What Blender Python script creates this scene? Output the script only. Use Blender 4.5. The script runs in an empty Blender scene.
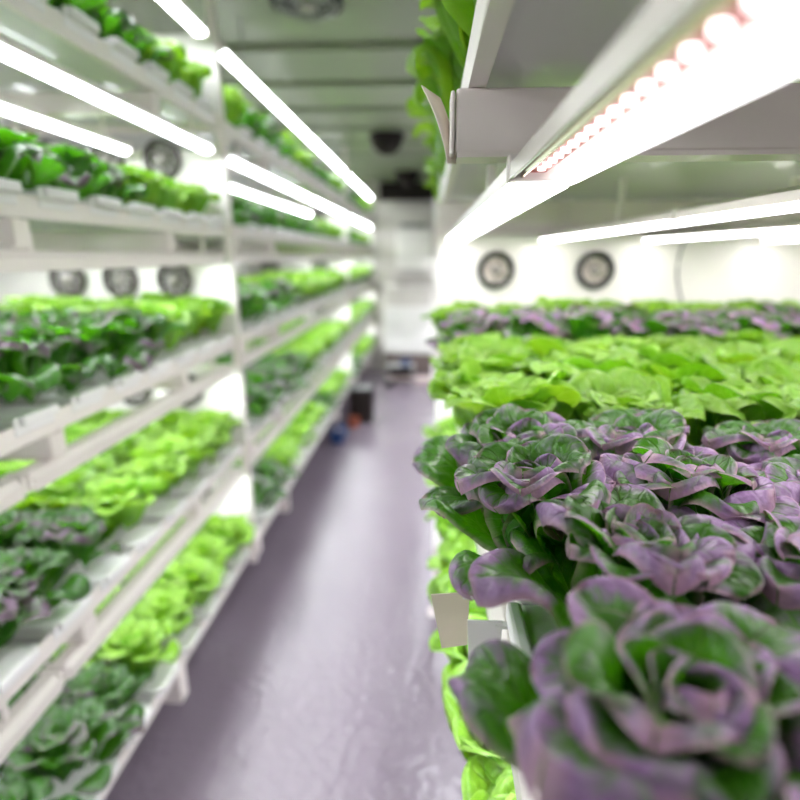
import bpy, bmesh, math, random
import numpy as np
from mathutils import Vector, Matrix

S = bpy.context.scene
COL = S.collection
R = math.radians
random.seed(7)

# ------------------------------------------------------------------ render look
S.view_settings.view_transform = 'Standard'
S.view_settings.look = 'None'
S.view_settings.gamma = 1.0
S.view_settings.use_curve_mapping = False
S.view_settings.exposure = 0.36
S.cycles.use_denoising = True
S.cycles.use_adaptive_sampling = True
S.cycles.max_bounces = 8
S.cycles.diffuse_bounces = 4
S.cycles.glossy_bounces = 3
S.cycles.transmission_bounces = 4
S.cycles.transparent_max_bounces = 6
S.cycles.caustics_reflective = False
S.cycles.caustics_refractive = False
S.cycles.sample_clamp_indirect = 4.0

# ------------------------------------------------------------------ helpers
def tag(o, label=None, cat=None, group=None, kind=None):
    if label: o['label'] = label
    if cat: o['category'] = cat
    if group: o['group'] = group
    if kind: o['kind'] = kind
    return o

def empty(name, loc=(0, 0, 0), rz=0):
    o = bpy.data.objects.new(name, None)
    o.empty_display_size = .05
    o.location = loc; o.rotation_euler = (0, 0, rz)
    COL.objects.link(o)
    return o

def copy_tree(o, parent=None):
    c = o.copy(); COL.objects.link(c)
    if parent is not None: c.parent = parent
    for ch in [x for x in o.children]:
        copy_tree(ch, c)
    return c

class MB:
    """collects shapes, links them as one mesh object"""
    def __init__(s): s.bm = bmesh.new()
    def box(s, x0, x1, y0, y1, z0, z1, bevel=0):
        m = Matrix.Translation(((x0+x1)/2, (y0+y1)/2, (z0+z1)/2)) @ Matrix.Diagonal((abs(x1-x0), abs(y1-y0), abs(z1-z0), 1))
        r = bmesh.ops.create_cube(s.bm, size=1, matrix=m)
        if bevel:
            es = list({e for v in r['verts'] for e in v.link_edges})
            bmesh.ops.bevel(s.bm, geom=es, offset=bevel, segments=2, affect='EDGES', profile=.5)
        return s
    def cyl(s, p0, p1, r0, r1=None, seg=20, cap=True):
        p0 = Vector(p0); p1 = Vector(p1); d = p1-p0
        q = d.to_track_quat('Z', 'Y').to_matrix().to_4x4()
        bmesh.ops.create_cone(s.bm, cap_ends=cap, segments=seg, radius1=r0, radius2=r0 if r1 is None else r1,
                              depth=d.length, matrix=Matrix.Translation((p0+p1)/2) @ q)
        return s
    def tube(s, pts, r, seg=8):
        pts = [Vector(p) for p in pts]
        rings = []
        for i, p in enumerate(pts):
            d = (pts[min(i+1, len(pts)-1)] - pts[max(i-1, 0)]).normalized()
            q = d.to_track_quat('Z', 'Y')
            rings.append([s.bm.verts.new(p + q @ Vector((r*math.cos(a*2*math.pi/seg), r*math.sin(a*2*math.pi/seg), 0))) for a in range(seg)])
        for a, b in zip(rings, rings[1:]):
            for i in range(seg):
                s.bm.faces.new((a[i], a[(i+1) % seg], b[(i+1) % seg], b[i]))
        s.bm.faces.new(rings[0][::-1]); s.bm.faces.new(rings[-1])
        return s
    def lathe_y(s, prof, seg=32, cx=0, cy=0, cz=0, closed=False):
        """profile (radius, y) spun about the Y axis"""
        rings = []
        for r, y in prof:
            rings.append([s.bm.verts.new((cx+r*math.cos(a*2*math.pi/seg), cy+y, cz+r*math.sin(a*2*math.pi/seg))) for a in range(seg)])
        pairs = list(zip(rings, rings[1:]))
        if closed: pairs.append((rings[-1], rings[0]))
        for a, b in pairs:
            for i in range(seg):
                s.bm.faces.new((a[i], a[(i+1) % seg], b[(i+1) % seg], b[i]))
        return s
    def prism_y(s, poly, y0, y1):
        """closed (x,z) polygon extruded along Y"""
        a = [s.bm.verts.new((x, y0, z)) for x, z in poly]
        b = [s.bm.verts.new((x, y1, z)) for x, z in poly]
        n = len(poly)
        s.bm.faces.new(a); s.bm.faces.new(b[::-1])
        for i in range(n): s.bm.faces.new((a[i], b[i], b[(i+1) % n], a[(i+1) % n]))
        return s
    def build(s, name, mat, parent=None, smooth=False):
        bmesh.ops.recalc_face_normals(s.bm, faces=s.bm.faces)
        me = bpy.data.meshes.new(name); s.bm.to_mesh(me); s.bm.free()
        if mat: me.materials.append(mat)
        if smooth:
            me.polygons.foreach_set('use_smooth', [True]*len(me.polygons))
        o = bpy.data.objects.new(name, me); COL.objects.link(o)
        if parent is not None: o.parent = parent
        return o

# ------------------------------------------------------------------ materials
def new_mat(name):
    m = bpy.data.materials.new(name); m.use_nodes = True
    nt = m.node_tree; nt.nodes.clear()
    out = nt.nodes.new('ShaderNodeOutputMaterial')
    return m, nt, out

def N(nt, t, **kw):
    n = nt.nodes.new(t)
    for k, v in kw.items():
        if k.startswith('i_'):
            n.inputs[k[2:].replace('_', ' ')].default_value = v
        else: setattr(n, k, v)
    return n

def mth(nt, op, a, b=None, c=None, clamp=False):
    n = nt.nodes.new('ShaderNodeMath'); n.operation = op; n.use_clamp = clamp
    for i, v in enumerate((a, b, c)):
        if v is None: continue
        if hasattr(v, 'is_output') or isinstance(v, bpy.types.NodeSocket): nt.links.new(v, n.inputs[i])
        else: n.inputs[i].default_value = v
    return n.outputs[0]

def mixc(nt, fac, a, b, mode='MIX'):
    n = nt.nodes.new('ShaderNodeMix'); n.data_type = 'RGBA'; n.blend_type = mode
    for sock, v in ((n.inputs['Factor'], fac), (n.inputs['A'], a), (n.inputs['B'], b)):
        if isinstance(v, bpy.types.NodeSocket): nt.links.new(v, sock)
        elif isinstance(v, (int, float)): sock.default_value = v
        else: sock.default_value = (*v, 1)
    return [o for o in n.outputs if o.type == 'RGBA'][0]

def pbr(name, col, rough=.5, metal=0, coat=0, var=.06, scale=9, bump=0, spec=.5, bscale=None):
    m, nt, out = new_mat(name)
    b = N(nt, 'ShaderNodeBsdfPrincipled')
    b.inputs['Roughness'].default_value = rough; b.inputs['Metallic'].default_value = metal
    b.inputs['Coat Weight'].default_value = coat; b.inputs['Specular IOR Level'].default_value = spec
    tc = N(nt, 'ShaderNodeTexCoord')
    nz = N(nt, 'ShaderNodeTexNoise'); nz.inputs['Scale'].default_value = scale; nz.inputs['Detail'].default_value = 4
    nt.links.new(tc.outputs['Object'], nz.inputs['Vector'])
    dk = tuple(c*(1-var*2) for c in col); lt = tuple(min(1, c*(1+var)) for c in col)
    nt.links.new(mixc(nt, nz.outputs['Fac'], dk, lt), b.inputs['Base Color'])
    if bump:
        n2 = N(nt, 'ShaderNodeTexNoise'); n2.inputs['Scale'].default_value = bscale or scale*4
        nt.links.new(tc.outputs['Object'], n2.inputs['Vector'])
        bp = N(nt, 'ShaderNodeBump'); bp.inputs['Strength'].default_value = bump; bp.inputs['Distance'].default_value = .01
        nt.links.new(n2.outputs['Fac'], bp.inputs['Height']); nt.links.new(bp.outputs['Normal'], b.inputs['Normal'])
    nt.links.new(b.outputs[0], out.inputs[0])
    return m

def emit(name, col, strength):
    m, nt, out = new_mat(name)
    e = N(nt, 'ShaderNodeEmission'); e.inputs[0].default_value = (*col, 1); e.inputs[1].default_value = strength
    nt.links.new(e.outputs[0], out.inputs[0])
    return m

def leaf_mat(name, purple, shift=2.16, dark=False):
    m, nt, out = new_mat(name)
    L = nt.links.new
    uv = N(nt, 'ShaderNodeUVMap'); uv.uv_map = 'UVMap'
    sx = N(nt, 'ShaderNodeSeparateXYZ'); L(uv.outputs[0], sx.inputs[0])
    at = N(nt, 'ShaderNodeAttribute'); at.attribute_name = 'leafdata'
    sc = N(nt, 'ShaderNodeSeparateColor'); L(at.outputs['Color'], sc.inputs[0])
    rnd, age = sc.outputs[0], sc.outputs[1]           # random per leaf, 0 outer .. 1 heart
    oi = N(nt, 'ShaderNodeObjectInfo')
    u = mth(nt, 'ABSOLUTE', mth(nt, 'SUBTRACT', mth(nt, 'MULTIPLY', sx.outputs[0], 2), 1))
    v = sx.outputs[1]
    tc = N(nt, 'ShaderNodeTexCoord')
    nz = N(nt, 'ShaderNodeTexNoise'); nz.inputs['Scale'].default_value = 38; nz.inputs['Detail'].default_value = 3
    L(tc.outputs['Object'], nz.inputs['Vector'])
    n2 = N(nt, 'ShaderNodeTexNoise'); n2.inputs['Scale'].default_value = 130; n2.inputs['Detail'].default_value = 2
    L(tc.outputs['Object'], n2.inputs['Vector'])
    # veins: midrib and curved side veins
    mid = mth(nt, 'SUBTRACT', 1, mth(nt, 'MULTIPLY', u, mth(nt, 'ADD', 9, mth(nt, 'MULTIPLY', v, 22))), clamp=True)
    ph = mth(nt, 'FRACT', mth(nt, 'ADD', mth(nt, 'MULTIPLY', mth(nt, 'SUBTRACT', v, mth(nt, 'MULTIPLY', mth(nt, 'POWER', u, .8), .32)), 8),
                              mth(nt, 'MULTIPLY', nz.outputs['Fac'], .8)))
    side = mth(nt, 'SUBTRACT', 1, mth(nt, 'MULTIPLY', mth(nt, 'ABSOLUTE', mth(nt, 'SUBTRACT', ph, .5)), 7), clamp=True)
    side = mth(nt, 'MULTIPLY', side, mth(nt, 'SUBTRACT', 1.0, mth(nt, 'MULTIPLY', u, .75)), clamp=True)
    vein = mth(nt, 'MAXIMUM', mid, mth(nt, 'MULTIPLY', side, .45))
    edge = mth(nt, 'MAXIMUM', mth(nt, 'MULTIPLY', mth(nt, 'SUBTRACT', u, .90), 10, clamp=True),
               mth(nt, 'MULTIPLY', mth(nt, 'SUBTRACT', v, .965), 28, clamp=True), clamp=True)
    geo = N(nt, 'ShaderNodeNewGeometry')
    back = geo.outputs['Backfacing']
    if purple:
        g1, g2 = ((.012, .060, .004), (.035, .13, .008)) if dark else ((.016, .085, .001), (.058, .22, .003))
        green = mixc(nt, nz.outputs['Fac'], g1, g2)
        f = mth(nt, 'ADD', mth(nt, 'MULTIPLY', v, 1.35), mth(nt, 'MULTIPLY', u, .45))
        f = mth(nt, 'ADD', f, mth(nt, 'MULTIPLY', nz.outputs['Fac'], 1.5))
        f = mth(nt, 'ADD', f, mth(nt, 'MULTIPLY', rnd, .55))
        f = mth(nt, 'SUBTRACT', f, mth(nt, 'MULTIPLY', age, .35))
        f = mth(nt, 'SUBTRACT', f, mth(nt, 'MULTIPLY', side, .25))
        f = mth(nt, 'MULTIPLY', mth(nt, 'SUBTRACT', f, shift), 2.6, clamp=True)
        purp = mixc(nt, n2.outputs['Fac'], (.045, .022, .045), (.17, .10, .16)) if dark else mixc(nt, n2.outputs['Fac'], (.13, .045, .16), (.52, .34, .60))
        top = mixc(nt, f, green, purp)
        f2 = mth(nt, 'MULTIPLY', mth(nt, 'SUBTRACT', mth(nt, 'ADD', mth(nt, 'MULTIPLY', v, .9), mth(nt, 'ADD', mth(nt, 'MULTIPLY', u, .3), mth(nt, 'MULTIPLY', nz.outputs['Fac'], .5))), 1.12), 2.2, clamp=True)
        f2 = mth(nt, 'MULTIPLY', f2, .6)
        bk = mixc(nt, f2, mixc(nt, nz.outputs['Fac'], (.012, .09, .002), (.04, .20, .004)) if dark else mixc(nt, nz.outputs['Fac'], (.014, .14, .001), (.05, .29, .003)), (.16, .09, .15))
        col = mixc(nt, back, top, bk)
        col = mixc(nt, mth(nt, 'MULTIPLY', vein, .35), col, (.30, .36, .16))
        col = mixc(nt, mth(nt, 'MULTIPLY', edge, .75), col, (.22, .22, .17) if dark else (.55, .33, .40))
        trans = mixc(nt, f, (.10, .42, .002), (.12, .10, .05))
        tw, rough = .36, .36
    else:
        green = mixc(nt, nz.outputs['Fac'], (.085, .28, .008), (.29, .51, .05))
        green = mixc(nt, mth(nt, 'MULTIPLY', age, .4), green, (.48, .74, .12))
        bk = mixc(nt, nz.outputs['Fac'], (.08, .29, .008), (.21, .47, .03))
        col = mixc(nt, back, green, bk)
        col = mixc(nt, mth(nt, 'MULTIPLY', vein, .45), col, (.60, .78, .30))
        col = mixc(nt, mth(nt, 'MULTIPLY', edge, .4), col, (.55, .78, .22))
        trans = mixc(nt, rnd, (.12, .36, .004), (.34, .56, .015))
        tw, rough = .38, .36
    vary = mth(nt, 'ADD', .86, mth(nt, 'MULTIPLY', oi.outputs['Random'], .28))
    hs = N(nt, 'ShaderNodeHueSaturation'); L(col, hs.inputs['Color']); L(vary, hs.inputs['Value'])
    hs.inputs['Saturation'].default_value = 1.0
    b = N(nt, 'ShaderNodeBsdfPrincipled')
    L(hs.outputs[0], b.inputs['Base Color'])
    b.inputs['Roughness'].default_value = rough
    b.inputs['Specular IOR Level'].default_value = .42
    b.inputs['Coat Weight'].default_value = (.28 if purple else .2)
    b.inputs['Coat Roughness'].default_value = .16
    hgt = mth(nt, 'ADD', mth(nt, 'MULTIPLY', vein, -.9), mth(nt, 'ADD', mth(nt, 'MULTIPLY', nz.outputs['Fac'], 1.2), mth(nt, 'MULTIPLY', n2.outputs['Fac'], .7)))
    bp = N(nt, 'ShaderNodeBump'); bp.inputs['Strength'].default_value = .8; bp.inputs['Distance'].default_value = .004
    L(hgt, bp.inputs['Height']); L(bp.outputs[0], b.inputs['Normal'])
    tr = N(nt, 'ShaderNodeBsdfTranslucent'); L(trans, tr.inputs[0]); L(bp.outputs[0], tr.inputs['Normal'])
    mx = N(nt, 'ShaderNodeMixShader'); mx.inputs[0].default_value = tw
    L(b.outputs[0], mx.inputs[1]); L(tr.outputs[0], mx.inputs[2])
    L(mx.outputs[0], out.inputs[0])
    return m

M = {}
M['purple'] = leaf_mat('purple_leaf', True)
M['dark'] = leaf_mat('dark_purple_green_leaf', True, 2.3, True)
M['green'] = leaf_mat('green_leaf', False)
M['stem'] = pbr('pale_stem', (.45, .55, .25), .5)
M['white'] = pbr('white_coated_steel', (.86, .79, .76), .38, coat=.15, var=.03)
M['beam'] = pbr('pinkish_white_steel', (.87, .79, .76), .42, coat=.1, var=.03, bump=.04)
M['tray'] = pbr('grey_white_tray', (.66, .65, .66), .30, coat=.35, var=.03)
M['channel'] = pbr('white_plastic_channel', (.88, .85, .86), .4, var=.02)
M['panel'] = pbr('white_panel', (.94, .90, .87), .5, var=.02)
M['steel'] = pbr('galvanised_steel', (.45, .45, .44), .35, metal=.8)
M['alu'] = pbr('lamp_aluminium', (.50, .46, .42), .35, metal=.6, var=.03)
M['black'] = pbr('black_plastic', (.018, .018, .02), .45)
M['greyfan'] = pbr('grey_fan_blades', (.20, .19, .18), .4)
M['paleblade'] = pbr('pale_fan_blades', (.62, .55, .50), .4)
M['darkring'] = pbr('brown_grey_fan_ring', (.07, .06, .055), .45)
M['hub'] = pbr('fan_hub', (.32, .29, .27), .4)
M['red'] = pbr('red_circuit_board', (.55, .05, .05), .4)
M['card'] = pbr('cream_card', (.80, .70, .58), .6, var=.02)
M['ceil'] = pbr('ceiling_plant_bounce_tint', (.30, .34, .24), .35, var=.05, scale=3, coat=.2)  # green in the base colour stands for light bounced off the plants
M['wall'] = pbr('wall_white', (.80, .78, .76), .5, var=.02)
M['endwall'] = pbr('end_wall_paint', (.62, .58, .55), .5, var=.03)
M['brown'] = pbr('dark_brown', (.016, .011, .010), .6, spec=.2)
M['blue'] = pbr('blue_plastic', (.015, .05, .17), .4)
M['orange'] = pbr('rust_red', (.35, .08, .04), .5)
M['wood'] = pbr('pinkish_board', (.55, .44, .42), .6)
M['clutter'] = pbr('brown_grey_plinth', (.16, .12, .11), .6)
M['cable'] = pbr('grey_cable', (.16, .16, .17), .5)

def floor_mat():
    m, nt, out = new_mat('epoxy_floor_led_tint')
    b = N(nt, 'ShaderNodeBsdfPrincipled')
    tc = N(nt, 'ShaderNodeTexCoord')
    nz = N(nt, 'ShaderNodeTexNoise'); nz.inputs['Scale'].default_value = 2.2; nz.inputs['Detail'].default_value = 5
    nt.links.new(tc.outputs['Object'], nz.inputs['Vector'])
    nt.links.new(mixc(nt, nz.outputs['Fac'], (.175, .140, .180), (.215, .180, .215)), b.inputs['Base Color'])  # lilac base colour has the magenta tint of the LED light painted in
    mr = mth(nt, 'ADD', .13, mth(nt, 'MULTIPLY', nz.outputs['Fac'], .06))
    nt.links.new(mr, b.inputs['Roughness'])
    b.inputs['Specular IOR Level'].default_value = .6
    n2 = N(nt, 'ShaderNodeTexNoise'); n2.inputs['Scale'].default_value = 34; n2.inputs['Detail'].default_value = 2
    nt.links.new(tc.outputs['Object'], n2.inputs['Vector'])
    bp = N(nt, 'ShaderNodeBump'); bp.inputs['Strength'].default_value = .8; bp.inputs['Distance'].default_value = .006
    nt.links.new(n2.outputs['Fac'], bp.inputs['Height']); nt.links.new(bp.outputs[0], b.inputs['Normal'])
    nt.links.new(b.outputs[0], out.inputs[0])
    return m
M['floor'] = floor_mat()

E_LED = 21.0
M['led'] = emit('cool_white_led', (.93, .97, 1.0), E_LED)
M['led_near'] = emit('near_white_led', (1.0, .97, .97), 14.0)
M['led_close'] = emit('closest_white_led', (1.0, .97, .97), 3.5)
M['chip'] = emit('led_or_glint', (.92, .98, 1.0), 30.0)
M['redchip'] = emit('red_led_chip', (1.0, .86, .84), 4.0)
M['mint'] = emit('led_reflection_glow', (.75, .95, .88), 1.6)  # painted glow for the LEDs mirrored in the lamp's side

# ------------------------------------------------------------------ room
X0, X1, Y0, Y1, ZC = -1.72, 1.72, -1.5, 6.95, 2.32
def wall(name, *b, mat='wall'):
    return tag(MB().box(*b).build(name, M[mat]), kind='structure')
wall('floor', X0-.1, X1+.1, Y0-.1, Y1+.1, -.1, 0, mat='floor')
wall('wall_left', X0-.1, X0, Y0-.1, Y1+.1, 0, ZC+.12)
wall('wall_right', X1, X1+.1, Y0-.1, Y1+.1, 0, ZC+.12)
wall('wall_back', X0, X1, Y0-.1, Y0, 0, ZC+.12)
wall('wall_front', X0, X1, Y1, Y1+.1, 0, ZC+.12, mat='endwall')
# corrugated ceiling: shallow transverse ribs
mb = MB()
mb.box(X0, X1, Y0, Y1, ZC+.03, ZC+.12)
prof = []
y = Y0
bmv = []
while y < Y1-.01:
    mb.box(X0, X1, y, min(y+.40, Y1), ZC, ZC+.032, .008)
    y += .52
tag(mb.build('ceiling', M['ceil']), kind='structure')

# ------------------------------------------------------------------ leaf / lettuce meshes
def leaf_pts(L, W, az, phi0, dip, tip, cup, roll, ruf, r0, z0, nv, nu, rg, tipstart=.66):
    """grid of points of one leaf; face normal points to the upper (inner) side"""
    ca, sa = math.cos(az), math.sin(az)
    r, z = r0, z0
    P = np.zeros((nv, nu, 3)); UV = np.zeros((nv, nu, 2))
    vs = [1-(1-i/(nv-1))**1.45 for i in range(nv)]
    vprev = 0; p1, p2, p3 = rg.uniform(0, 6.28), rg.uniform(0, 6.28), rg.uniform(0, 6.28)
    tw = rg.uniform(-.28, .28)
    bend = rg.uniform(-.18, .18)
    for i, v in enumerate(vs):
        s = max(0, (v-tipstart)/(1-tipstart))
        phi = phi0 - dip*math.sin(math.pi*min(1, v*1.15)) + tip*s**1.6
        ds = (v-vprev)*L; vprev = v
        r += math.sin(phi)*ds; z += math.cos(phi)*ds
        if v < .58:
            t = v/.58; w = .17+.83*(t*t*(3-2*t))**.85
        else:
            w = math.sqrt(max(0, 1-((v-.58)/.42)**2.0))
        w = max(w, .02)*W*.5
        nr, nz_ = -math.cos(phi), math.sin(phi)
        for j in range(nu):
            u = -1+2*j/(nu-1)
            u = math.copysign(abs(u)**.85, u) if u else 0
            au = abs(u)
            lat = w*(u - .10*u*au*au)
            off = cup*W*(u*u)*(.35+.65*min(1, w/(W*.5)))
            if au > .6: off -= roll*W*((au-.6)/.4)**2
            off += ruf*W*(au**2)*(math.sin(9*v+p1+1.2*u)*.6+math.sin(17*v+p2-u)*.4)
            off += ruf*W*.45*math.sin(11*v+p3)*math.sin(7*u+p1)
            off += tw*lat
            lat += bend*(v*v)*L
            rr = r + nr*off; zz = z + nz_*off
            P[i, j] = (rr*ca - lat*sa, rr*sa + lat*ca, zz)
            UV[i, j] = ((u+1)/2, v)
    return P, UV

def mesh_from_leaves(name, leaves, mat):
    V, F, U, D = [], [], [], []
    for P, UV, rnd, age in leaves:
        nv, nu = P.shape[:2]; b = len(V)
        V.extend(map(tuple, P.reshape(-1, 3)))
        for i in range(nv-1):
            for j in range(nu-1):
                a = b+i*nu+j
                F.append((a, a+nu, a+nu+1, a+1))
                for (ii, jj) in ((i, j), (i+1, j), (i+1, j+1), (i, j+1)):
                    U.append(tuple(UV[ii, jj])); D.append((rnd, age, 0, 1))
    me = bpy.data.meshes.new(name); me.from_pydata(V, [], F)
    me.polygons.foreach_set('use_smooth', [True]*len(F))
    uvl = me.uv_layers.new(name='UVMap'); uvl.data.foreach_set('uv', [c for t in U for c in t])
    ca = me.color_attributes.new('leafdata', 'FLOAT_COLOR', 'CORNER')
    ca.data.foreach_set('color', [c for t in D for c in t])
    me.materials.append(mat)
    me.update()
    return me

def rosette(kind, seed, res):
    """returns (outer leaves, heart leaves)"""
    rg = random.Random(seed)
    outer, heart = [], []
    n = {'hi': 34 if kind == 'purple' else 27, 'mid': 34, 'lo': 26}[res]; small = (.88 if kind == 'purple' else .96) if res == 'hi' else .74
    nv, nu = {'hi': (22, 13), 'mid': (10, 7), 'lo': (7, 5)}[res]
    a0 = rg.uniform(0, 6.28)
    for i in range(n):
        t = i/(n-1)
        az = a0 + i*2.39996 + rg.uniform(-.18, .18)
        if kind == 'purple':
            L = (.122*(1-t)+.060*t)*rg.uniform(.9, 1.12); W = L*rg.uniform(.66, .84)
            phi0 = R(66*(1-t)**.8+5) + R(rg.uniform(-8, 8)) + (R(14) if t < .13 else 0)
            dip = R(58*(1-t)**.8+5)*(.6 if t < .13 else 1); tip = R(rg.uniform(10, 105)*(1-.4*t)); cup = rg.uniform(.18, .38)+.08*t
            roll = rg.uniform(.05, .42); ruf = .034
            L *= small; W *= small; z0 = .004+.018*t+(1-small)*.12*t**.6; r0 = .012*(1-t)+.003+(1-small)*.10*(1-t); ts = rg.uniform(.48, .66)
        else:
            L = (.126*(1-t)+.066*t)*rg.uniform(.9, 1.12); W = L*rg.uniform(.76, .98)
            phi0 = R(58*(1-t)**.9+4) + R(rg.uniform(-7, 7))
            dip = R(40*(1-t)+4); tip = R(rg.uniform(5, 100)*(1-.4*t)); cup = rg.uniform(.16, .36)
            roll = rg.uniform(.0, .25); ruf = .045
            L *= small; W *= small; z0 = .004+.02*t+(1-small)*.12*t**.6; r0 = .012*(1-t)+.003+(1-small)*.10*(1-t); ts = rg.uniform(.55, .75)
        P, UV = leaf_pts(L, W, az, phi0, dip, tip, cup, roll, ruf, r0, z0, nv, nu, rg, ts)
        (outer if t < .62 else heart).append((P, UV, rg.random(), t))
    return outer, heart

NAMES = {'purple': 'purple_lettuce', 'green': 'green_lettuce'}
HI, MID, LO = {}, {}, {}
for k in ('purple', 'green'):
    HI[k] = []
    for s in range(5):
        o, h = rosette(k, 10+s*7+(k == 'green')*100, 'hi')
        stem = MB().cyl((0, 0, -.008), (0, 0, .03), .010, .006, 10)
        st = stem.build('stem', M['stem']); sm = st.data; bpy.data.objects.remove(st)
        HI[k].append((mesh_from_leaves('outer_leaves', o, M[k]), mesh_from_leaves('heart_leaves', h, M[k]), sm))
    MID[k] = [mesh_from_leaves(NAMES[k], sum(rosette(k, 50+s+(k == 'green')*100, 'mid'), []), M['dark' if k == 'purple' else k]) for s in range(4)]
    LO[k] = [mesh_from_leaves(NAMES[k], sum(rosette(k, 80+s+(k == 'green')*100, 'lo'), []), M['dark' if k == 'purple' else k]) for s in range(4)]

MID_LILAC = []
for me in MID['purple']:
    m2 = me.copy(); m2.materials[0] = M['purple']; MID_LILAC.append(m2)

def lettuce(kind, res, loc, label, group, scale=1.0, tilt=(0, 0), variant=None):
    rz = random.uniform(0, 6.28)
    if res == 'hi':
        a, h, st = HI[kind][variant if variant is not None else random.randrange(5)]
        o = empty(NAMES[kind], loc, rz)
        for nm, me in (('outer_leaves', a), ('heart_leaves', h), ('stem', st)):
            c = bpy.data.objects.new(nm, me); COL.objects.link(c); c.parent = o
    else:
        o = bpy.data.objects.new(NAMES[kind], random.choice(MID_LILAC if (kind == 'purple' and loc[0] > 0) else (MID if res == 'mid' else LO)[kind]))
        COL.objects.link(o); o.location = loc
    o.rotation_euler = (tilt[0], tilt[1], rz)
    o.scale = (scale,)*3
    tag(o, label, 'lettuce', group)
    return o

ORD = ['', 'first', 'second', 'third', 'fourth', 'fifth', 'sixth', 'seventh', 'eighth', 'ninth', 'tenth', 'eleventh',
       'twelfth', 'thirteenth', 'fourteenth', 'fifteenth', 'sixteenth', 'seventeenth']

# ------------------------------------------------------------------ racks
LV = {'top': 1.90, 'upper': 1.555, 'middle': 1.165, 'lower': .752, 'bottom': .315}   # lip heights, left rack
LVR = {'upper': 1.605, 'middle': 1.160, 'lower': .752, 'bottom': .315}
BAYS = [('nearest', -.45, 1.93), ('middle', 2.0, 4.78), ('farthest', 4.86, 6.88)]

def shelf_tray(side, lv, bay, z, y0, y1, xf, xb):
    """xf = aisle edge, xb = far edge; a tray with raised rims"""
    s = 1 if xb > xf else -1
    o = empty('shelf_tray', (xf, y0, z-.04))
    w = abs(xb-xf); l = y1-y0
    X = lambda a, b: (min(a*s, b*s), max(a*s, b*s))
    mb = MB(); mb.box(*X(.012, w-.006), 0.004, l-.004, .012, .020)
    mb.build('tray_sheet', M['tray'], o)
    rim = MB()
    rim.prism_y([(0, .0), (.016*s, .0), (.016*s, .003), (.005*s, .006), (.004*s, .040), (0, .040)], 0, l)
    rim.build('rim', M['white'], o)
    MB().box(*X(w-.004, w), 0, l, .0, .04).build('rim', M['white'], o)
    for a in (0, l-.004): MB().box(*X(.005, w-.005), a, a+.004, 0, .04).build('end_rim', M['white'], o)
    if lv == 'bottom' and side == 'left':
        for yy in ((1.27-y0,) if bay == 'nearest' else (.5, 2.1) if bay == 'middle' else (.4, 1.5)):
            MB().box(*X(-.002, .085), yy, yy+.045, -.10, .0, .003).build('bracket', M['beam'], o)
    if lv == 'bottom':
        for yy in (.3, l/2, l-.3):
            for xx in (.3, w-.1):
                MB().box(*X(xx, xx+.04), yy, yy+.04, -(z-.04), .001).build('leg', M['beam'], o)
    tag(o, f'white metal shelf tray, {lv} level of {side} rack, {bay} bay', 'shelf', f'trays of the {side} rack')
    return o

def cross_beam(side, lv, bay, which, y, z0, z1, xf, xb):
    s = 1 if xb > xf else -1
    o = empty('cross_beam', (xf, y, z0))
    w = abs(xb-xf)
    h = z1-z0
    mb = MB(); mb.box(*sorted((.002*s, w*s)), 0, .030, .004, h, .0025)
    mb.box(*sorted((.004*s, w*s)), -.003, .034, 0, .004)
    mb.build('channel_section', M['beam'], o)
    e = MB(); e.box(*sorted((-.003*s, .001*s)), -.002, .032, .002, h-.002, .002)
    e.build('end_plate', M['beam'], o)
    tag(o, f'{which} white cross beam under {lv} shelf of {side} rack, {bay} bay', 'beam', f'cross beams of the {side} rack')
    return o

def lamp_simple(name, side, lv, bay, pos, x, y0, y1, z, hang=.056):
    """LED tube lamp: housing, end caps, glowing tube below"""
    o = empty(name, (x, y0, z)); l = y1-y0
    skirt = -.014 if z < 1.5 and 'aisle' in pos else .002
    if hang:
        for t in (.12, .88):
            g = MB(); g.box(-.004, .004, l*t, l*t+.012, .021, .021+hang); g.build('hanger_clip', M['white'], o)
    h = MB(); h.prism_y([(-.0245, skirt), (-.022, skirt), (-.022, .004), (.022, .004), (.022, skirt), (.0245, skirt), (.0245, .010), (.013, .022), (-.013, .022), (-.0245, .010)], .012, l-.012)
    h.build('housing', M['white'], o)
    d = MB(); d.prism_y([(-.019, .004), (-.013, -.007), (0, -.011), (.013, -.007), (.019, .004)], .012, l-.012)
    d.build('led_tube', M['led'], o)
    for a in (0, l-.012):
        c = MB(); c.box(-.023, .023, a, a+.012, -.010, .023, .002); c.build('end_cap', M['white'], o)
    tag(o, f'glowing white LED tube lamp, {pos} under {lv} shelf, {side} rack, {bay} bay', 'lamp', f'LED lamps of the {side} rack')
    return o

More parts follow.
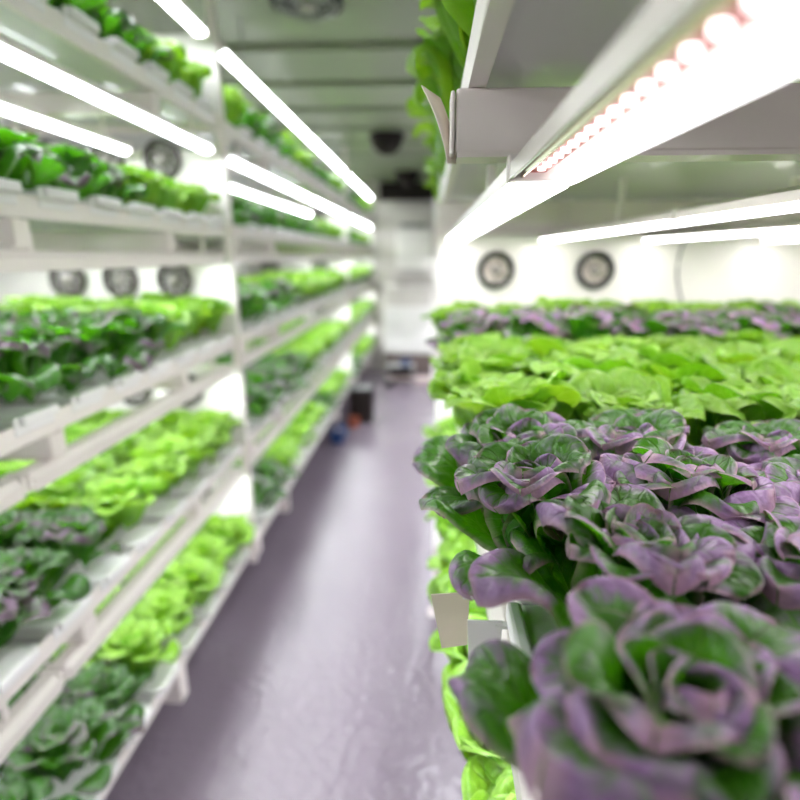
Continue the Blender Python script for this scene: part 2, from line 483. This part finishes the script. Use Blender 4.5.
# fan: 12 cm axial fan on a panel
def make_fan(ring_mat, blade_mat, loc, hub_mat='hub'):
    o = empty('circulation_fan', loc)
    f = MB(); f.lathe_y([(.061, 0), (.064, -.004), (.064, -.024), (.061, -.028), (.051, -.028), (.046, -.022), (.046, -.004), (.050, 0)], 40, closed=True)
    f.build('frame_ring', ring_mat, o, True)
    b = MB()
    for k in range(7):
        a = k*2*math.pi/7
        vs = []
        for (r, da) in ((.015, -.05), (.015, .55), (.030, .62), (.045, .78), (.045, .12), (.030, -.05)):
            yy = -.008-.010*((da)/.8)
            vs.append(b.bm.verts.new((r*math.cos(a+da), yy, r*math.sin(a+da))))
        b.bm.faces.new(vs)
        vs2 = [b.bm.verts.new(v.co+Vector((0, -.0015, 0))) for v in vs]
        b.bm.faces.new(vs2[::-1])
        for q in range(6): b.bm.faces.new((vs[q], vs[(q+1) % 6], vs2[(q+1) % 6], vs2[q]))
    b.build('blades', blade_mat, o)
    h = MB(); h.lathe_y([(.0005, -.027), (.012, -.027), (.017, -.024), (.017, -.004)], 24); h.build('hub', M[hub_mat], o, True)
    g = MB()
    for k in range(3):
        a = k*2*math.pi/3+.4
        g.cyl((.015*math.cos(a), -.003, .015*math.sin(a)), (.048*math.cos(a), -.003, .048*math.sin(a)), .002, seg=6)
    g.build('strut', ring_mat, o)
    return o

def divider(side, lv, bay, y, z0, z1, xa, xb, r=.045):
    """rounded-corner upright panel across the shelf end; xa = aisle edge"""
    s = 1 if xb > xa else -1
    pts = [(xa, z0), (xb, z0), (xb, z1)]
    for k in range(7):
        t = math.pi/2*k/6
        pts.append((xa+s*r-s*r*math.sin(t), z1-r+r*math.cos(t)))
    mb = MB()
    bm = mb.bm
    a = [bm.verts.new((x-xa, 0, z-z0)) for x, z in pts]; b = [bm.verts.new((x-xa, .012, z-z0)) for x, z in pts]
    n = len(pts)
    bm.faces.new(a); bm.faces.new(b[::-1])
    for i in range(n): bm.faces.new((a[i], b[i], b[(i+1) % n], a[(i+1) % n]))
    o = mb.build('fan_panel', M['panel']); o.location = (xa, y, z0)
    return tag(o, f'white rounded fan panel above {lv} shelf at end of {bay} bay, {side} rack', 'panel', f'fan panels of the {side} rack')

XL, XLB = -.712, -1.62
lvnames = list(LV)
fan_l = make_fan(M['darkring'], M['greyfan'], (0, 0, 0))
tag(fan_l, 'x', 'fan')
first_fan = [fan_l]
def place_fan(src, loc, label, group, sc=1):
    if src[0] is not None and src[0].get('label') == 'x':
        o = src[0]
    else:
        o = copy_tree(src[0])
    o.location = loc; o.scale = (sc,)*3
    tag(o, label, 'fan', group)
    return o

PURPLE_ROWS = {}
pc = {'purple': 0, 'green': 0}
for bi, (bay, y0, y1) in enumerate(BAYS):
    for li, (lv, z) in enumerate(LV.items()):
        shelf_tray('left', lv, bay, z, y0, y1, XL, XLB)
        # beams
        ys = {0: (.93, 1.50), 1: (2.5, 4.1), 2: (5.2, 6.4)}[bi]
        if lv != 'bottom':
            for k, yy in enumerate(ys):
                cross_beam('left', lv, bay, ('near', 'far')[k], yy, z-.092, z-.041, XL-.002, XLB)
        # lamps hang under every shelf but the bottom one
        if lv != 'bottom':
            half = (y0+y1)/2
            spans = [('near end', y0+.25, half+.12), ('far end', half+.125, y1-.03)] if bi == 0 else [('near end', y0+.03, half-.003), ('far end', half+.003, y1-.03)]
            for sn, a, b in spans:
                for xi, xx in enumerate((-.738, -1.018, -1.30)):
                    if bi and xi == 2: continue
                    lamp_simple('led_lamp', 'left', lv, bay, ('aisle row', 'second row', 'third row')[xi]+' '+sn, xx, a, b, z-.118 if lv != 'top' else z-.112)
        # panels at the bay end
        ztop = {'top': 2.14, 'upper': LV['top']-.105, 'middle': LV['upper']-.10, 'lower': LV['middle']-.105, 'bottom': LV['lower']-.105}[lv]
        divider('left', lv, bay, y1+.012, z+.002, ztop, -.700, XLB)
        # growing channels and plants
        if bi == 0: n, sp, yl, cols, res = 11, .155, y1-.10, {'top': 2, 'upper': 3, 'middle': 4, 'lower': 4, 'bottom': 3}[lv], 'mid'
        elif bi == 1: n, sp, yl, cols, res = 13, .205, y1-.11, {'top': 1, 'upper': 2, 'middle': 3, 'lower': 3, 'bottom': 2}[lv], 'lo'
        else: n, sp, yl, cols, res = 9, .22, y1-.11, {'top': 1, 'upper': 1, 'middle': 2, 'lower': 2, 'bottom': 1}[lv], 'lo'
        
        for r in range(n):
            yy = yl - r*sp
            # channel lies across the shelf on the tray
            ch = empty('growing_channel', (XL, yy, z-.0205))
            bdy = MB(); bdy.box(-.86, .002, -.052, .052, 0, .032, .004); bdy.build('channel_body', M['channel'], ch)
            cap = MB(); cap.box(.0, .018, -.046, .046, .002+.018, .038, .003); cap.box(.0, .006, -.054, .054, .019, .036, .002)
            cap.build('end_cap', M['channel'], ch)
            tag(ch, f'white growing channel, {ORD[r+1]} before fan panel, {lv} shelf, {bay} left bay', 'channel', 'growing channels of the left rack')
            if bi == 0:
                kind = {'top': 'purple' if 2 <= r < 9 else 'green', 'upper': 'green' if r < 3 else 'purple',
                        'middle': 'green' if r < 3 else 'purple', 'lower': 'green' if r < 5 else 'purple',
                        'bottom': 'green' if r < 5 else 'purple'}[lv]
                if r == 10 and lv in ('middle', 'lower'): kind = 'green'
            elif bi == 1:
                kind = {'top': 'green' if r % 6 < 3 else 'purple', 'upper': 'green' if r < 5 else 'purple',
                        'middle': 'green' if r < 9 else 'purple', 'lower': 'green' if r < 8 else 'purple',
                        'bottom': 'green' if r < 4 else ('purple' if r < 6 or r > 10 else 'green')}[lv]
            else:
                kind = 'green' if (r < 6 or lv in ('lower', 'middle')) else 'purple'
            for c in range(cols):
                px = -.792 - c*.155 - (r % 2)*.012 + random.uniform(-.012, .012)
                pc[kind] += 1
                sc = (.80 if lv == 'upper' else .95 if lv == 'top' else 1)*random.uniform(1.2, 1.42)*(1.15 if bi else 1.0)
                lettuce(kind, res, (px, yy+random.uniform(-.012, .012), z+.0125),
                        f'{"dark purple-green" if kind=="purple" else "bright green"} lettuce {ORD[c+1]} from aisle, {ORD[r+1]} row before {bay} left fan panel, {lv} shelf',
                        f'{kind} lettuces on the {lv} shelf of the {bay} left bay', sc)
print('left plants', pc)

# upright posts of the left rack (one post at every bay joint, aisle side)
for i, yy in enumerate((1.955, 4.80)):
    o = empty('rack_post', (-.716, yy, 0))
    p = MB(); p.box(-.014, .014, 0, .028, .22, ZC, .002); p.build('upright', M['beam'], o)
    for lv, z in LV.items():
        q = MB(); q.box(-.018, .018, .028, .072, z-.075, z-.004, .003); q.build('joint_bracket', M['beam'], o)
    tag(o, ['white upright rack post at end of nearest left bay', 'white upright rack post between middle and farthest left bays'][i], 'post', 'posts of the left rack')

# lamps over the top shelf, hung from the ceiling by short rods
for bi, (bay, y0, y1) in enumerate(BAYS):
    half = (y0+y1)/2
    for sn, a, b in ([('near end', y0+.25, half+.12), ('far end', half+.125, y1-.03)] if bi == 0 else [('near end', y0+.03, half-.003), ('far end', half+.003, y1-.03)]):
        for xi, xx in enumerate((-.728, -1.05)):
            o = lamp_simple('ceiling_led_lamp', 'left', 'top', bay, 'x', xx, a, b, 2.125, 0)
            for t in (.2, .8):
                h = MB(); h.cyl((0, (b-a)*t, .022), (0, (b-a)*t, ZC-2.125+.002), .003, seg=8); h.build('hanger_rod', M['steel'], o)
            tag(o, f'glowing LED tube lamp hung above top shelf, {("aisle row","inner row")[xi]} {sn}, {bay} left bay', 'lamp', 'ceiling lamps above the left rack')

# fans on the left panels
posn = {-.91: 'nearest the aisle', -1.108: 'middle one', -1.305: 'farthest from aisle'}
for lv in ('upper', 'middle', 'lower', 'bottom'):
    for xx in (-.91, -1.108, -1.305):
        zf = {'upper': 1.765, 'middle': 1.368, 'lower': .962, 'bottom': .53}[lv]
        place_fan(first_fan, (xx, 1.942, zf), f'grey round fan {posn[xx]} on nearest left fan panel above {lv} shelf', 'fans of the nearest left bay')
for lv, zf in (('upper', 1.75), ('middle', 1.36), ('lower', .95)):
    for xx in (-.96, -1.39):
        place_fan(first_fan, (xx, 4.792, zf), f'small far fan {"near aisle" if xx>-1.1 else "deeper in"} on middle left fan panel above {lv} shelf', 'fans of the middle left bay', 1.05)

# ------------------------------------------------------------------ right rack
XR, XRB = .020, 1.60
RB = [('nearest', -.45, 1.93), ('middle', 2.0, 4.78), ('farthest', 4.86, 6.88)]
for bi, (bay, y0, y1) in enumerate(RB):
    for lv, z in LVR.items():
        xf = {'upper': .033, 'middle': .080, 'bottom': .14}.get(lv, .095)
        shelf_tray('right', lv, bay, z+(.034 if lv == 'upper' else 0), y0, y1, xf, XRB)
        if lv != 'bottom':
            zz = (z-.066, z-.007) if lv == 'upper' else (z-.092, z-.041)
            for k, yy in enumerate({0: (.55, 1.62), 1: (2.5, 4.1), 2: (5.2, 6.4)}[bi]):
                cross_beam('right', lv, bay, ('near', 'far')[k], yy, zz[0], zz[1], XR if lv == 'upper' else .082, XRB)
        ztop = {'upper': 2.1, 'middle': LVR['upper']-.085, 'lower': LVR['middle']-.1, 'bottom': LVR['lower']-.1}[lv]
        divider('right', lv, bay, y1+.012, z+(.036 if lv == 'upper' else .002), ztop, .030, XRB, .02)
o = empty('rack_post', (.045, 1.955, 0))
p = MB(); p.box(-.014, .014, 0, .028, 0, 2.22, .002); p.build('upright', M['beam'], o)
f = MB(); f.box(-.03, .03, -.012, .045, 0, .006, .001); f.build('foot_plate', M['beam'], o)
tag(o, 'white upright post beside the fan panel of the right rack', 'post')

# lamps under right upper shelf
LZ = 1.502
def grow_lamp(x, y0, y1, label, detail, z=LZ, sc=1):
    """wide grow lamp: channel housing, reflector side, circuit board, LED chips, bright diffuser"""
    o = empty('grow_lamp', (x, y0, z)); l = y1-y0
    h = MB()
    h.prism_y([(-.026, .0), (-.024, .0), (-.021, .010), (.021, .010), (.024, .0), (.026, .0), (.026, .011), (.020, .016), (-.020, .016), (-.026, .011)], .006, l-.006)
    h.build('housing', M['alu'], o)
    for t in (.3, .7):
        g = MB(); g.box(-.005, .005, l*t, l*t+.015, .015, .016+(1.599-z-.016*sc)/sc); g.build('hanger_clip', M['white'], o)
    for a in (0, l-.006):
        c = MB(); c.box(-.027, .027, a, a+.006, -.001, .017, .0015); c.build('end_cap', M['white'], o)
    if not detail:
        d = MB(); d.prism_y([(-.021, .004), (-.018, -.004), (0, -.007), (.018, -.004), (.021, .004)], .006, l-.006)
        d.build('diffuser', M['led_near'], o)
    else:
        pcb = MB(); pcb.box(-.0165, -.001, .006, l-.006, .0045, .006); board = pcb.build('circuit_board', M['red'], o)
        gl = MB(); gl.box(-.018, -.0168, .006, l-.006, .001, .007); gl.build('reflector_strip', M['gold'], o)
        d = MB(); d.prism_y([(.005, .004), (.0055, -.002), (.012, -.006), (.0225, -.002), (.0235, .004)], .006, l-.006)
        d.build('diffuser', M['led_close'], o)
        def dots(shape, mat, x, step, y_):
            first = None
            while y_ < l-.02:
                if first is None: c = first = shape.build('led_or_glint', M[mat], board)
                else: c = first.copy(); COL.objects.link(c)
                c.location = (x, y_, 0); y_ += step
        dots(MB().cyl((0, 0, .0022), (0, 0, .0046), .0026, seg=12), 'redchip', -.0085, .021, .012)
        dots(MB().box(-.0014, .0014, 0, .0035, .0035, .0048), 'mint', -.0212, .0095, .010)  # glowing dots imitate the LEDs' reflection in the reflector side
    o.scale = (sc, 1, sc)
    return tag(o, label, 'lamp', 'grow lamps under the upper right shelf')
M['gold'] = pbr('gold_reflector', (.75, .60, .38), .25, metal=.8)
grow_lamp(.1053, -.35, .54, 'wide grow lamp with red circuit board, closest to the camera, upper right corner', True, 1.5176, 1.3)
gl2 = grow_lamp(.1053, .545, 1.90, 'wide glowing grow lamp continuing the closest one toward the right fan panel', False, 1.5176, 1.3)
gl2.rotation_euler = (-math.atan(.016/1.355), 0, math.atan(.020/1.355))
for k, xx in enumerate((.385, .72, 1.1, 1.45)):
    nm = ('second', 'third', 'fourth', 'fifth')[k]
    grow_lamp(xx, -.35, .86, f'glowing grow lamp, {nm} from the aisle under upper right shelf, near half', False)
    grow_lamp(xx, .865, 1.90, f'glowing grow lamp, {nm} from the aisle under upper right shelf, half by fan panel', False)
for xx, nm in ((.10, 'aisle row'), (.42, 'second row')):
    lamp_simple('led_lamp', 'right', 'middle', 'nearest', nm, xx, -.3, 1.9, LVR['middle']-.118)
    lamp_simple('led_lamp', 'right', 'lower', 'nearest', nm, xx, -.3, 1.9, LVR['lower']-.118)
for lv in ('upper', 'middle', 'lower'):
    for bay, a, b in (('middle', 2.05, 4.7), ('farthest', 4.9, 6.8)):
        lamp_simple('led_lamp', 'right', lv, bay, 'aisle row', .12, a, b, LVR[lv]-.118)
for bay, a, b in (('nearest', -.2, 1.9), ('middle', 2.05, 4.7)):
    o = lamp_simple('ceiling_led_lamp', 'right', 'top', bay, 'aisle row', .10, a, b, 2.125, 0)
    for t in (.2, .8):
        h = MB(); h.cyl((0, (b-a)*t, .022), (0, (b-a)*t, ZC-2.125+.002), .003, seg=8); h.build('hanger_rod', M['steel'], o)
    tag(o, f'LED tube lamp hung from ceiling above the {bay} bay of the right rack', 'lamp', 'ceiling lamps above the right rack')

# right fans: black rings
fan_r = make_fan(M['black'], M['paleblade'], (0, 0, 0)); tag(fan_r, 'x', 'fan')
src = [fan_r]
place_fan(src, (.227, 1.942, 1.403), 'black ringed round fan on right fan panel, the one nearer the aisle', 'fans on the right panel')
place_fan(src, (.563, 1.942, 1.403), 'black ringed round fan on right fan panel, the one farther right', 'fans on the right panel')
# hanging cable
c = MB(); pts = [(.85-.02*math.sin(t*.35)*1.0+.028*(t/10)**2, 1.925, 1.515-.026*t) for t in range(11)]
c.tube(pts, .0035)
tag(c.build('hanging_cable', M['cable'], None, True), 'thin grey cable hanging down in front of the right fan panel', 'cable')

# ---- right lettuces, middle shelf: rows toward the fan panel
zb = LVR['middle']+.012
cnt = 0
def chan_right(yy, r, lv, z):
    ch = empty('growing_channel', (.078, yy, z-.0205))
    bdy = MB(); bdy.box(.0, 1.5, -.050, .050, 0, .032, .004); bdy.build('channel_body', M['channel'], ch)
    cap = MB(); cap.box(-.012, 0, -.044, .044, .002+.019, .038, .003); cap.build('end_cap', M['channel'], ch)
    tag(ch, f'white growing channel, {ORD[r]} from the camera, {lv} shelf, right rack', 'channel', 'growing channels of the right rack')

rows = []
yy = .085
k = 0
spec = [('purple', 5), ('green', 5), ('purple', 2), ('green', 2)]
ROWY = [.085, .215, .345, .46, .575, .70, .83, .96, 1.09, 1.22, 1.36, 1.49, 1.63, 1.77]
kinds = ['purple']*5 + ['green']*5 + ['purple']*2 + ['green']*2
for r, (yy, kd) in enumerate(zip(ROWY, kinds)):
    chan_right(yy, r+1, 'middle', LVR['middle'])
    nc = 3 + int((yy+.15)*4.2)
    nc = min(nc, 10); nc = max(nc, 4)
    for c in range(nc):
        stag = (r % 2)*.05
        if kd == 'purple': px = (.120, .128, .142, .104, .104)[r % 5]+c*.136
        else: px = .088+c*.145+stag*.6
        if px > 1.5: continue
        jx, jy = random.uniform(-.010, .010), random.uniform(-.010, .010)
        hi = yy < 1.0 and px < .75
        sc = random.uniform(.98, 1.10)*(1.15 if r >= 10 else 1) if kd == 'purple' else random.uniform(.95, 1.12)*(1.15 if r >= 12 else 1)
        z = zb
        z += .024 if r in (10, 11) else .014 if r > 11 else 0
        lab = f'{"purple-tinged" if kd=="purple" else "bright green"} lettuce, {ORD[c+1]} from aisle, {ORD[r+1]} row from camera, middle shelf of right rack'
        lettuce(kd, 'hi' if hi else 'mid', (px+jx*.6, yy+jy*.6, z), lab, f'{kd} lettuces on the middle shelf of the right rack', sc,
                (R(random.uniform(-7, 7)), R(random.uniform(-7, 7))))
        pc[kd] += 1
# lower right shelf: bright green heads seen beside the aisle
for r in range(12):
    yy = .28+r*.14
    chan_right(yy, r+1, 'lower', LVR['lower'])
    for c in range(2):
        lettuce('green', 'hi' if (r < 7 and c == 0) else 'mid', (.108+c*.15+random.uniform(-.01, .01), yy, LVR['lower']+.014),
                f'light green lettuce, {ORD[c+1]} from aisle, {ORD[r+1]} row from camera, lower shelf of right rack',
                'green lettuces on the lower shelf of the right rack', random.uniform(1.1, 1.25))
        pc['green'] += 1
# upper right shelf: edge heads whose leaves hang over the tray
for r in range(11):
    yy = .47+r*.18
    if yy > 1.86: yy += .2
    kd = 'purple' if r in (0,) else 'green'
    z = LVR['upper']+.034+.010
    for c in range(1):
        lettuce(kd, 'hi' if r < 6 else 'mid', (.10+random.uniform(-.006, .006), yy, z),
                f'{"dark" if kd=="purple" else "vivid green"} lettuce drooping over tray edge, {ORD[r+1]} row from camera, upper right shelf',
                'lettuces along the edge of the upper right shelf', random.uniform(1.45, 1.65))
        pc[kd] += 1
print('all plants', pc)

# cards hanging at the shelf edge
def card(pts, lab, mat='card'):
    mb = MB(); a = [mb.bm.verts.new(p) for p in pts]; b = [mb.bm.verts.new(Vector(p)+Vector((.0, .0012, 0))) for p in pts]
    n = len(pts); mb.bm.faces.new(a); mb.bm.faces.new(b[::-1])
    for i in range(n): mb.bm.faces.new((a[i], a[(i+1) % n], b[(i+1) % n], b[i]))
    o = mb.build('paper_tag', M[mat])
    x1 = max(p[0] for p in pts); y = pts[0][1]; z = pts[1][2]-.006
    MB().box(x1-.006, .090, y-.002, y+.004, z, z+.003).build('clip', M['channel'], o)
    return tag(o, lab, 'tag', 'paper tags on the right rack')
card([(.005, .43, 1.152), (.040, .43, 1.156), (.040, .43, 1.10), (.016, .43, 1.095)], 'cream paper tag hanging under purple lettuce at right shelf edge')
card([(.034, .375, 1.168), (.062, .375, 1.168), (.062, .375, 1.130), (.036, .375, 1.130)], 'pale grey paper tag beside cream tag at right shelf edge', 'channel')
# curled flap next to the near upper beam
mb = MB(); n = 9
cv = []
for i in range(n):
    t = i/(n-1)
    xw = .018*(1-.55*t)
    xc = .012 - .013*(1-t)**2 + .008*t
    zz = 1.598-.062*t
    cv.append((mb.bm.verts.new((xc-xw*.5, .562-.006*math.sin(3*t), zz+.006*(1-t))), mb.bm.verts.new((xc+xw*.5, .567-.002*t, zz-.004*(1-t)))))
for a, b in zip(cv, cv[1:]): mb.bm.faces.new((a[0], a[1], b[1], b[0]))
fl = mb.build('paper_tag', M['card'], None, True)
sm = fl.modifiers.new('thickness', 'SOLIDIFY'); sm.thickness = .0012
tag(fl, 'curled cream paper flap hanging at end of near upper right beam', 'tag', 'paper tags on the right rack')

# ------------------------------------------------------------------ ceiling fixtures
o = empty('ceiling_fan', (-.43, 2.10, ZC))
r = MB()
segs = 40
for (rr, zz0, zz1) in ((.125, -.05, 0),):
    r.lathe_y([(.125, 0), (.125, -.045), (.085, -.045), (.085, 0)], 40, closed=True)
bmesh.ops.rotate(r.bm, verts=r.bm.verts, cent=(0, 0, 0), matrix=Matrix.Rotation(math.pi/2, 3, 'X'))
o2 = r.build('housing', M['black'], o)
MB().cyl((0, 0, -.012), (0, 0, 0), .086, .086, 32).build('grille_disc', M['steel'], o)
g = MB()
for q in (.10, .075, .05):
    pts = [(q*math.cos(a*math.pi/16), q*math.sin(a*math.pi/16), -.053) for a in range(33)]
    g.tube(pts, .003, 6)
for a in range(4): g.cyl((-.12*math.cos(a*math.pi/4), -.12*math.sin(a*math.pi/4), -.053), (.12*math.cos(a*math.pi/4), .12*math.sin(a*math.pi/4), -.053), .0025, seg=6)
g.build('guard', M['steel'], o)
h = MB(); h.cyl((0, 0, -.0515), (0, 0, -.06), .035, .030, 24); h.build('hub', M['hub'], o)
tag(o, 'round black ceiling fan with wire guard above the aisle', 'fan')
for i, (x, y_) in enumerate(((-.33, 4.35), (-.26, 6.2))):
    o = empty('ceiling_detector', (x, y_, ZC))
    MB().cyl((0, 0, 0), (0, 0, -.03), .13, .13, 28).build('base', M['brown'], o)
    d = MB(); bmesh.ops.create_uvsphere(d.bm, u_segments=24, v_segments=12, radius=.12, matrix=Matrix.Translation((0, 0, -.03)) @ Matrix.Diagonal((1, 1, .95, 1)))
    bmesh.ops.delete(d.bm, geom=[v for v in d.bm.verts if v.co.z > -.028], context='VERTS')
    d.build('dome', M['brown'], o, True)
    tag(o, ['dark domed ceiling fixture above the aisle, the nearer one', 'dark domed ceiling fixture above the aisle near end wall'][i], 'ceiling fixture', 'dark domed ceiling fixtures')
p = MB(); p.box(-.62, .12, 6.90, 6.95, 2.10, 2.31); tag(p.build('trim_1', M['brown']), kind='structure')

# ------------------------------------------------------------------ end of the aisle
o = empty('wall_cabinet', (-.20, 6.95, 1.25))
MB().box(-.25, .25, -.16, 0, -.08, .76, .01).build('body', M['endwall'], o)
MB().box(-.215, .215, -.175, -.16, .05, .50, .01).build('door', M['panel'], o)
MB().box(-.15, .15, -.18, -.165, .535, .575, .004).build('vent_slot', M['cable'], o)
MB().box(-.15, .15, -.18, -.165, -.01, .015, .004).build('drip_edge', M['steel'], o)
tag(o, 'beige wall cabinet with white door and dark vent slot on end wall', 'cabinet')
o = empty('lower_cabinet', (-.27, 6.93, .261))
MB().box(-.29, .31, -.22, 0, 0, .85, .01).build('body', M['panel'], o)
MB().box(-.27, .29, -.232, -.22, .02, .57, .004).build('door', M['wood2'] if 'wood2' in M else M['wall'], o)
MB().box(-.27, .29, -.232, -.22, .59, .83, .004).build('drawer', M['endwall'], o)
tag(o, 'pinkish white floor cabinet standing under wall cabinet at aisle end', 'cabinet')
MB_ = MB(); MB_.box(-.56, .04, 6.74, 6.94, 0, .26, .004)
tag(MB_.build('plinth', M['clutter']), 'dark plinth under the white floor cabinet', 'plinth')
# clutter in front: small metal stand, bucket, board
o = empty('metal_stand', (-.33, 6.25, 0))
for dx in (-.15, .15):
    for dy in (-.1, .1):
        MB().box(dx-.009, dx+.009, dy-.009, dy+.009, 0, .2, .002).build('leg', M['steel'], o)
MB().box(-.165, .165, -.115, .115, .2, .215, .003).build('top', M['steel'], o)
MB().box(-.15, .15, -.1, .1, .05, .06, .002).build('shelf', M['wood'], o)
MB().box(-.15, .15, .09, .098, .06, .2, .002).build('back_panel', M['brown'], o)
tag(o, 'low metal stand on the floor before the end cabinet', 'stand')
b = MB(); b.cyl((0, 0, 0), (0, 0, .07), .045, .055, 20)
ob = b.build('pump', M['black']); ob.location = (-.44, 6.00, 0)
MB().cyl((0, 0, .07), (0, 0, .10), .018, .014, 14).build('outlet', M['steel'], ob)
tag(ob, 'small black pump on the floor by the metal stand', 'pump')
b = MB(); b.box(-.05, .05, -.04, .04, 0, .06, .006); ob = b.build('blue_box', M['blue']); ob.location = (-.27, 6.22, .2155)
MB().box(-.052, .052, -.042, .042, .06, .068, .003).build('lid', M['blue'], ob)
tag(ob, 'small blue plastic box on top of the metal stand', 'box')
b = MB(); b.box(-.13, .13, -.10, .10, 0, .055, .004); ob = b.build('board_stack', M['wood']); ob.location = (-.03, 6.25, 0)
tag(ob, 'flat pinkish board lying on the floor at aisle end', 'board')
# dark crate by the left rack
o = empty('dark_crate', (-.60, 4.62, 0))
cb = MB(); cb.box(-.10, .10, -.01, .01, 0, .30, .003); cb.box(-.10, .10, .18, .20, 0, .30, .003); cb.box(-.10, -.085, 0, .2, 0, .30, .002); cb.box(.085, .10, 0, .2, 0, .30, .002); cb.box(-.09, .09, 0, .19, 0, .012)
cb.build('crate_body', M['brown'], o)
MB().box(-.104, .104, -.014, .204, .285, .31, .004).build('rim', M['black'], o)
tag(o, 'dark brown crate on the floor beside left rack, middle of aisle', 'crate')
b = MB(); b.cyl((0, 0, 0), (0, 0, .07), .05, .045, 18); ob = b.build('red_pot', M['orange']); ob.location = (-.655, 4.53, 0)
MB().cyl((0, 0, .066), (0, 0, .074), .054, .054, 18).build('pot_rim', M['orange'], ob)
tag(ob, 'rust red pot on the floor in front of the dark crate', 'pot')
b = MB(); b.box(-.05, .05, -.12, .12, 0, .10, .01); ob = b.build('blue_jug', M['blue']); ob.location = (-.72, 4.15, 0)
MB().cyl((0, -.07, .10), (0, -.07, .125), .016, .014, 14).build('cap', M['panel'], ob)
tag(ob, 'blue plastic jug lying on the floor under left rack edge', 'jug')

# ------------------------------------------------------------------ camera and ambient
w = bpy.data.worlds.new('World'); S.world = w; w.use_nodes = True
w.node_tree.nodes['Background'].inputs[0].default_value = (1, 1, 1, 1)
w.node_tree.nodes['Background'].inputs[1].default_value = .02

VX, VY, F = 430, 256, 540
pitch = math.atan((400-VY)/F); yaw = math.atan((VX-400)/math.hypot(F, 400-VY))
cam = bpy.data.cameras.new('Camera'); co = bpy.data.objects.new('Camera', cam); COL.objects.link(co)
cam.sensor_width = 36; cam.lens = 36*F/800
co.location = (0, 0, 1.45); co.rotation_euler = (math.pi/2-pitch, 0, yaw)
cam.clip_start = .01
cam.dof.use_dof = True; cam.dof.focus_distance = .47; cam.dof.aperture_fstop = 2.2
cam.dof.aperture_blades = 9
S.camera = co
